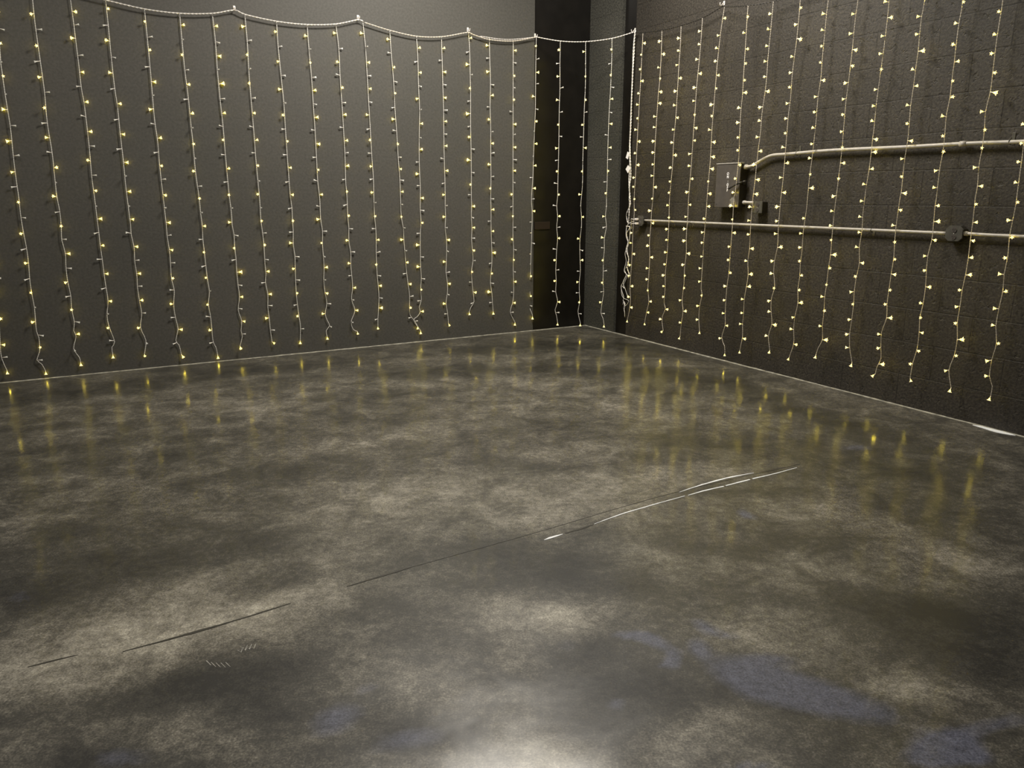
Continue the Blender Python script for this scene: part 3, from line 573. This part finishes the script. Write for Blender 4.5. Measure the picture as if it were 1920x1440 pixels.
tops = lambda ks: [(STR[k][0], *STR[k][1][0], off_of(k)) for k in ks]
kL = ['L%d' % i for i in range(-1, 22)]; kR = ['R%d' % i for i in range(1, 16)]
curtain('curtain_lights', kL[:3], [(tops(['L-1', 'L0', 'L1']) + [('L', 100, -27)], M_head, .0022)],
        'fairy light curtain nearest the smooth wall\'s left end, half its bulbs unlit')
curtain('curtain_lights', kL[3:13], [([('L', 130, -17)] + [('L', 133, -16), ('L', 198, 0), ('L', 272, 17), ('L', 338, 25), ('L', 398, 25), ('L', 440, 19), ('L', 459, 27), ('L', 519, 40), ('L', 576, 46), ('L', 630, 45), ('L', 672, 37), ('L', 681, 41)], M_head, .0024)],
        'wide fairy light curtain of ten strands sagging under two hooks on the smooth wall')
curtain('curtain_lights', kL[13:], [([('L', 683, 42), ('L', 731, 57), ('L', 781, 68), ('L', 828, 69), ('L', 876, 61), ('L', 885, 64), ('L', 917, 74), ('L', 962, 77), ('L', 1003, 70)], M_wire2, .0024),  # darker cable colour paints a stretch that catches less light
        ([('X', 1004, 69), ('X', 1051, 77), ('X', 1098, 78), ('X', 1147, 72), ('X', 1189, 60)], M_head, .0022),
        ([('L', 900, 68), ('L', 950, 74), ('L', 1001, 70)], M_head, .0016)],
        'fairy light curtain whose last strands cross the dark corner panel and grey pier')
curtain('curtain_lights', kR[:10], [([('R', 1192, 60)] + tops(kR[:4]) + [('R', 1358, 10, .05)] + tops(kR[4:10]), M_darkbox, .0022)],
        'fully lit fairy light curtain on rough block wall, hanging over the small switch box')
curtain('curtain_lights', kR[10:], [(tops(kR[10:]), M_darkbox, .0022)],
        'fully lit fairy light curtain on rough block wall beside the octagonal outlet box')

# ------------------------------------------------------------------ hooks
def hook(pl, x, y, label, off=0.0):
    P = PLN[pl]; p = P.at(x, y, 0.0); n = P.n; u = P.u
    t = empty('wall_hook', p); bm = bmesh.new()
    frame_box(bm, Vector(), u, Z, n, -.008, .008, -.012, .022, 0, .004, .0015)
    obj('backplate', bm, M_white, t, True)
    bm = bmesh.new()
    pts = [n * .004 + Z * .010, n * .016 + Z * .002, n * .028 - Z * .012, n * .036 - Z * .012, n * .040 - Z * .002, n * .040 + Z * .008]
    tube(bm, catmull(pts, .004), .0028, 6); obj('hook_arm', bm, M_white, t, True)
    tag(t, label, 'hook', 'small white hooks holding the light curtains')
    return t
hook('L', 439, 17, 'small white hook highest and furthest left on the smooth wall')
hook('L', 671, 34, 'small white hook in the middle of the smooth wall')
hook('L', 877, 57, 'small white hook on the smooth wall nearest the dark corner panel')
hook('L', 1003, 68, 'small white hook at the edge between smooth wall and black panel')
hook('R', 1191, 58, 'small white hook on the block wall holding the white power cables')
hook('R', 1358, 8, 'small white hook highest on the block wall, above the switch box')

# ------------------------------------------------------------------ power cables hanging in the corner
pc = empty('power_cable', PR.at(1190, 60, 0.0))
tag(pc, 'tangled bundle of white power cables with two paper tags hanging beside the corner', 'power cable')
def chain(pts, off=0.035, ox=CC[0], oy=CC[1]): return [PR.at(ox + x / 3.84, oy + y / 3.84, off + o_) for x, y, o_ in pts]
def cable(name, P, r, material=M_white, tw=False):
    bm = bmesh.new(); P = [p - pc.location for p in P]
    P = catmull(P, .01)
    if tw: twisted(bm, P, r, r, .05, 5)
    else: tube(bm, P, r, 6)
    return obj(name, bm, material, pc, True)
cable('cable', chain([(888,220,.01),(880,300,.0),(878,380,0),(870,500,.005),(862,700,0),(855,900,.004),(848,1050,0),(850,1180,.01),(843,1300,0),(850,1440,.004)]), .0035, M_head, True)
cable('cable', chain([(884,225,.0),(872,380,.01),(868,520,0),(858,760,.01),(850,1000,0),(856,1250,.0),(848,1330,.01),(843,1440,0)]), .0022, M_wire, True)
g = lambda pts: [PR.at(G[0] + x / 3.84, G[1] + y / 3.84, .035 + o_) for x, y, o_ in pts]
cable('cable', g([(848,0,0),(852,50,.0),(828,110,.01),(825,140,0),(838,185,0),(880,170,.01)]), .0024, M_head, True)
cable('cable', g([(845,0,.01),(845,60,0),(842,130,.01),(835,200,0),(822,208,0),(850,215,.02),(825,260,.01),(835,320,0),(822,380,.01),(840,440,0),(828,500,.01),(846,560,0),(838,580,0)]), .0022, M_head, True)
cable('cable', g([(825,205,0),(822,280,.02),(838,340,0),(815,400,.01),(822,460,0),(808,530,.01),(830,565,.01),(795,620,0),(785,650,.01),(805,720,0),(798,740,0)]), .0020, M_head)
cable('cable', g([(850,215,0),(846,300,.01),(830,370,.01),(840,470,.02),(812,520,0),(822,560,0),(800,610,.02),(815,660,.01),(835,720,0)]), .0020, M_wire)
cable('cable', g([(835,560,0),(800,640,.01),(812,655,.01),(790,640,0),(788,690,0),(803,725,0),(840,745,.01),(815,780,0),(800,740,.01)]), .0018, M_wire)
for a, b_ in (((803,745),(796,772)),((810,750),(803,800)),((814,760),(806,820)),((806,800),(812,862))):
    cable('cable_end', g([(a[0],a[1],0),((a[0]+b_[0])/2+2,(a[1]+b_[1])/2,.004),(b_[0],b_[1],0)]), .0022, M_head)
def paper_tag(x, y, w, h, rot):
    c0 = PR.at(x, y, .048) - pc.location; u, n = PR.u, PR.n
    R_ = Matrix.Rotation(math.radians(rot), 3, n); U, V = R_ @ u, R_ @ Z
    bm = bmesh.new(); frame_box(bm, c0, U, V, n, -w / 2, w / 2, -h / 2, h / 2, -.0008, .0008)
    return obj('paper_tag', bm, M_tag, pc)
paper_tag(1177, 291.5, .034, .055, 25 if PR.u.dot(ur) < 0 else -25); paper_tag(1177.5, 317, .048, .048, 45)

# ------------------------------------------------------------------ electrical fittings on the block wall
U = ur
def uz(x, y, off): p = PR.at(x, y, off) - C; return p.dot(U), p.z
def rbox(bm, u0, u1, z0, z1, d0, d1, bevel=0.0, O=Vector()):
    frame_box(bm, C - O, U, Z, nr, min(u0, u1), max(u0, u1), min(z0, z1), max(z0, z1), d0, d1, bevel)
def screws(parent, O, pts, d):
    for u, z in pts:
        bm = bmesh.new(); tube(bm, [C - O + U * u + Z * z + nr * d, C - O + U * u + Z * z + nr * (d + .002)], .004, 10)
        obj('screw', bm, M_box, parent, False)

# switch box with its lever and ON / OFF lettering
D0 = .075
uA, zT = uz(1345, 309, D0); uB, zB = uz(1383, 388, D0)
O = C + U * uA + Z * zB
sw = empty('switch_box', O); tag(sw, 'dark grey metal safety switch box with side lever and white ON and OFF letters', 'switch box')
bm = bmesh.new(); rbox(bm, uA, uB, zB, zT, 0, D0 - .006, .003, O); obj('enclosure', bm, M_darkbox, sw)
bm = bmesh.new(); rbox(bm, uA - .004, uB + .004, zB - .004, zT + .004, D0 - .006, D0, .002, O); obj('cover', bm, M_boxface, sw)
bm = bmesh.new(); rbox(bm, uA - .006, uB + .006, zT + .003, zT + .009, D0 - .03, D0 + .004, .001, O); obj('rain_lip', bm, M_steel, sw)
u1, z1 = uz(1384, 342, D0); u2, z2 = uz(1366, 354, D0 + .03)
bm = bmesh.new()
q = lambda u, z, d: C - O + U * u + Z * z + nr * d
tube(bm, [q(uB, z1, D0 * .5), q(uB + .025, z1, D0 * .5)], .016, 14); tube(bm, catmull([q(uB + .02, z1, D0 * .5), q(uB + .018, z1 - .003, D0 + .012), q(u2, z2, D0 + .03)], .01), .0065, 8)
obj('lever', bm, M_darkbox, sw, True)
um, zm = uz(1365, 341, D0)
def letters(body, size, u, z, d, parent, material, O, spacing=1.0):
    cu = bpy.data.curves.new('lettering', 'FONT'); cu.body = body; cu.size = size; cu.align_x = 'CENTER'; cu.align_y = 'CENTER'; cu.extrude = .0006; cu.space_line = spacing; cu.offset = .0008
    o = bpy.data.objects.new('lettering', cu); COL.objects.link(o); cu.materials.append(material); o.parent = parent
    X = -U if U.cross(Z).dot(nr) < 0 else U
    X = Z.cross(nr).normalized()
    o.matrix_local = Matrix(((X.x, 0, nr.x, 0), (X.y, 0, nr.y, 0), (X.z, 1, nr.z, 0), (0, 0, 0, 1)))
    o.matrix_local.translation = q(u, z, d)
    M = Matrix(((X.x, Z.x, nr.x), (X.y, Z.y, nr.y), (X.z, Z.z, nr.z))).to_4x4(); M.translation = C - O + U * u + Z * z + nr * d
    bpy.context.view_layer.update()
    me = bpy.data.meshes.new_from_object(o.evaluated_get(bpy.context.evaluated_depsgraph_get())); bpy.data.objects.remove(o)
    o = link('lettering', me, parent); o.matrix_local = M
    return o
tag(letters('O\nN', .026, uz(1365, 329, D0)[0], uz(1365, 329, D0)[1], D0 + .0008, sw, M_letter, O, .86), 'white letters ON')
tag(letters('O\nF\nF', .023, uz(1364, 352, D0)[0], uz(1364, 352, D0)[1], D0 + .0008, sw, M_letter, O, .86), 'white letters OFF')
bm = bmesh.new(); rbox(bm, um - .002, um + .002, zm - .006, zm + .010, D0, D0 + .001, 0, O); rbox(bm, um - .010, um + .010, zm - .012, zm - .009, D0, D0 + .001, 0, O); obj('position_marks', bm, M_scuff, sw)
us_, zs_ = uz(1373, 377, D0); bm = bmesh.new()
ring = [q(us_ + .026 * random.uniform(.6, 1.15) * math.cos(a), zs_ + .034 * random.uniform(.6, 1.2) * math.sin(a), D0 + .0006) for a in [2 * math.pi * k / 16 for k in range(16)]]
bm.faces.new([bm.verts.new(p) for p in ring]); r_ = bmesh.ops.extrude_face_region(bm, geom=bm.faces[:]); bmesh.ops.translate(bm, verts=[v for v in r_['geom'] if isinstance(v, bmesh.types.BMVert)], vec=nr * -.0006)
bmesh.ops.recalc_face_normals(bm, faces=bm.faces[:]); tag(obj('smudge', bm, plain('pale_smudge', (.17, .16, .14), .7, 0, .5, 60), sw), 'pale grey smudge')
screws(sw, O, [(uA + .015, zT - .02), (uB - .015, zT - .02), (uA + .015, zB + .02), (uB - .015, zB + .02)], D0)

# upper conduit: leaves the switch box, climbs and runs along the wall
def conduit(label, pts, r, d, name='conduit'):
    P = [PR.at(x, y, d) for x, y in pts]; O = P[0].copy()
    t = empty(name, O); tag(t, label, 'conduit', 'metal conduits on the block wall')
    return t, [p - O for p in P], O
t, P, O = conduit('thick bent steel conduit rising from switch box, the higher pipe on the block wall', [(1397,313.4),(1401,312.8),(1410,311),(1420,305),(1436,296),(1450,291),(1475,289),(1560,282),(1700,275.5),(1815,269),(1920,265.5),(2150,256)], .0125, .03)
P = P[:9] + P[9:]
bm = bmesh.new(); tube(bm, catmull(P, .015), .0105, 14); obj('pipe', bm, M_steel, t, True)
bm = bmesh.new(); c1 = PR.at(1800, 270, .03) - O; c2 = PR.at(1812, 269.3, .03) - O; tube(bm, [c1, c2], .0150, 14); obj('coupling', bm, M_steel, t, True)
bm = bmesh.new(); c1 = PR.at(1396.5, 313.4, .03) - O; c2 = PR.at(1401, 312.8, .03) - O; tube(bm, [c1, c2], .018, 14); obj('connector', bm, M_steel, t, True)
for x in (1500, 1900):
    y = 288 - (x - 1475) * .0533
    c0 = PR.at(x, y, 0) - O; bm = bmesh.new()
    frame_box(bm, c0, U, Z, nr, -.008, .008, -.016, .045, 0, .003, .0008)
    arc = [c0 + Z * (.016 * math.cos(a)) + nr * (.018 + .022 * math.sin(a)) for a in [math.pi * k / 8 for k in range(9)]]
    tube(bm, arc, .0025, 6); obj('pipe_strap', bm, M_box, t, False)

# lower conduit in two runs with the octagonal outlet box between them
yl = lambda x: 413 + (x - 1207) * (443.5 - 413) / (1920 - 1207)
t, P, O = conduit('thin straight conduit on block wall between corner outlet and octagonal outlet box', [(1209,yl(1209)),(1350,yl(1350)),(1560,yl(1560)),(1776,yl(1776))], .009, .028)
bm = bmesh.new(); tube(bm, catmull(P, .03), .0088, 12); obj('pipe', bm, M_steel, t, True)
for x in (1300, 1640):
    c0 = PR.at(x, yl(x), 0) - O; bm = bmesh.new()
    frame_box(bm, c0, U, Z, nr, -.007, .007, -.035, -.010, 0, .003, .0008)
    tube(bm, [c0 + Z * (.012 * math.cos(a)) + nr * (.018 + .021 * math.sin(a)) for a in [math.pi * k / 8 for k in range(9)]], .002, 6); obj('pipe_strap', bm, M_box, t)
t, P, O = conduit('thin conduit on block wall leaving the octagonal outlet box towards the camera', [(1808,yl(1808)-1),(1860,yl(1860)),(1920,yl(1920)),(2150,yl(2150))], .009, .028)
bm = bmesh.new(); tube(bm, catmull(P, .03), .0088, 12); obj('pipe', bm, M_steel, t, True)
bm = bmesh.new(); tube(bm, [P[0] - (P[1] - P[0]).normalized() * .01, P[0] + (P[1] - P[0]).normalized() * .02], .0125, 12); obj('connector', bm, M_steel, t, True)
t, P, O = conduit('short steel conduit nipple joining switch box and small square outlet box', [(1394,379.5),(1400,379.5),(1415,380)], .01, .03)
bm = bmesh.new(); tube(bm, P, .0095, 12); obj('pipe', bm, M_steel, t, True)
bm = bmesh.new(); tube(bm, [P[0], P[0].lerp(P[2], .2)], .014, 12); obj('connector', bm, M_steel, t, True)

def oct_box(label, x0, x1, y0, y1, depth, group=None, octo=True, plugs=False):
    ua, zt = uz(x0, y0, depth); ub, zb = uz(x1, y1, depth); uc, zc = (ua + ub) / 2, (zt + zb) / 2; hw, hh = abs(ub - ua) / 2, abs(zt - zb) / 2
    O = C + U * uc + Z * zc; t = empty('outlet_box', O); tag(t, label, 'outlet box', group)
    k = .42 if octo else .08
    prof = [(-1, -1 + k), (-1 + k, -1), (1 - k, -1), (1, -1 + k), (1, 1 - k), (1 - k, 1), (-1 + k, 1), (-1, 1 - k)]
    def prism(bm, s, d0, d1):
        a = [bm.verts.new(U * hw * s * p + Z * hh * s * r + nr * d0) for p, r in prof]; b2 = [bm.verts.new(U * hw * s * p + Z * hh * s * r + nr * d1) for p, r in prof]
        for i in range(8): bm.faces.new((a[i], a[(i + 1) % 8], b2[(i + 1) % 8], b2[i]))
        bm.faces.new(a); f = bm.faces.new(b2); bmesh.ops.recalc_face_normals(bm, faces=bm.faces)
        bmesh.ops.bevel(bm, geom=[e for e in f.edges], offset=.0025, segments=2, affect='EDGES')
    bm = bmesh.new(); prism(bm, .94, 0, depth - .004); obj('body', bm, M_darkbox, t)
    bm = bmesh.new(); prism(bm, 1.0, depth - .004, depth); obj('cover_plate', bm, M_box, t)
    r = hh * .34
    for sgn in (1, -1):
        c0 = Z * (sgn * hh * .45) + nr * (depth - .001)
        bm = bmesh.new(); tube(bm, [c0, c0 + nr * .004], r, 18); sk = obj('socket', bm, M_boxface, t)
        bm = bmesh.new()
        for du in (-.38, .38): frame_box(bm, c0, U, Z, nr, du * r - .0012, du * r + .0012, -.1 * r, .5 * r, .0035, .0046)
        frame_box(bm, c0, U, Z, nr, -.002, .002, -.6 * r, -.3 * r, .0035, .0046)
        obj('slot', bm, M_socket, sk)
    bm = bmesh.new(); tube(bm, [nr * depth, nr * (depth + .0015)], .0032, 10); obj('screw', bm, M_steel, t)
    return t, O, hw, hh
gr = 'metal outlet boxes on the block wall'
oct_box('grey octagonal duplex outlet box in the middle of the long thin conduit', 1774, 1803, 422.5, 453.5, .05, gr)
oct_box('small square metal outlet box right beside the switch box', 1412, 1428, 377, 400, .055, gr, False)
t, O, hw, hh = oct_box('metal outlet box nearest the corner with plugs of the light cables', 1194, 1206, 404, 424, .045, gr)
for k, (x, y) in enumerate(((1196, 411), (1196, 419))):
    c0 = PR.at(x, y, .047); tp = empty('power_plug', c0); e = -U
    tag(tp, ('upper' if k == 0 else 'lower') + ' white power plug in the outlet box beside the corner', 'plug', 'white plugs in the corner outlet')
    bm = bmesh.new(); frame_box(bm, Vector(), U, Z, nr, -.012, .012, -.009, .009, 0, .028, .003); obj('plug_body', bm, M_white, tp)
    bm = bmesh.new(); tube(bm, catmull([nr * .027, nr * .04 - U * .012, nr * .035 - U * .05 - Z * .01 * k, nr * .0 - U * .085 - Z * .03 - Z * .01 * k, nr * (-.005) - U * .105 - Z * .05], .008), .003, 6); obj('cord', bm, M_head, tp, True)

# low bracket and seam on the black panel
bm = bmesh.new(); a0 = PL.at(1003, 415, -.03); 
frame_box(bm, C, ul, Z, nl, (PL.at(1031, 417, -.03) - C).dot(ul), (PL.at(1002, 417, -.03) - C).dot(ul), PL.at(1015, 430, -.03).z, PL.at(1015, 416, -.03).z, -.036, -.026, .002)
tag(obj('trim_4', bm, plain('rusty_dark_plate', (.016, .009, .006), .5)), kind='structure')

# ------------------------------------------------------------------ light: ceiling key lamp, plus unseen fill lamps added to brighten the room
def key_or_fill_light(p, size, energy, col=(1, .94, .84), label=''):
    a = bpy.data.lights.new('key_or_fill_lamp', 'AREA'); a.shape = 'RECTANGLE'; a.size, a.size_y = size; a.energy = energy; a.color = col
    o = bpy.data.objects.new('key_or_fill_lamp', a); COL.objects.link(o); o.location = p
    return o
key_or_fill_light((0.1, 5.1, 3.85), (1.3, .6), 245)
key_or_fill_light((-3.2, 3.4, 3.85), (2.0, 1.2), 50)  # fill added to lift the left side
key_or_fill_light((-0.6, 0.2, 3.85), (1.6, .8), 50)  # fill added above the camera
key_or_fill_light((2.2, 1.2, 3.85), (1.6, .8), 15)  # weak fill added on the right
w = bpy.data.worlds.new('world'); scn.world = w; w.use_nodes = True
w.node_tree.nodes['Background'].inputs[0].default_value = (.9, .93, 1, 1); w.node_tree.nodes['Background'].inputs[1].default_value = 0.02

scn.view_settings.view_transform = 'Standard'; scn.view_settings.look = 'None'
scn.view_settings.gamma = 1; scn.view_settings.exposure = -0.13
try:
    scn.cycles.use_denoising = True
    scn.cycles.sample_clamp_indirect = 8.0
except Exception: pass
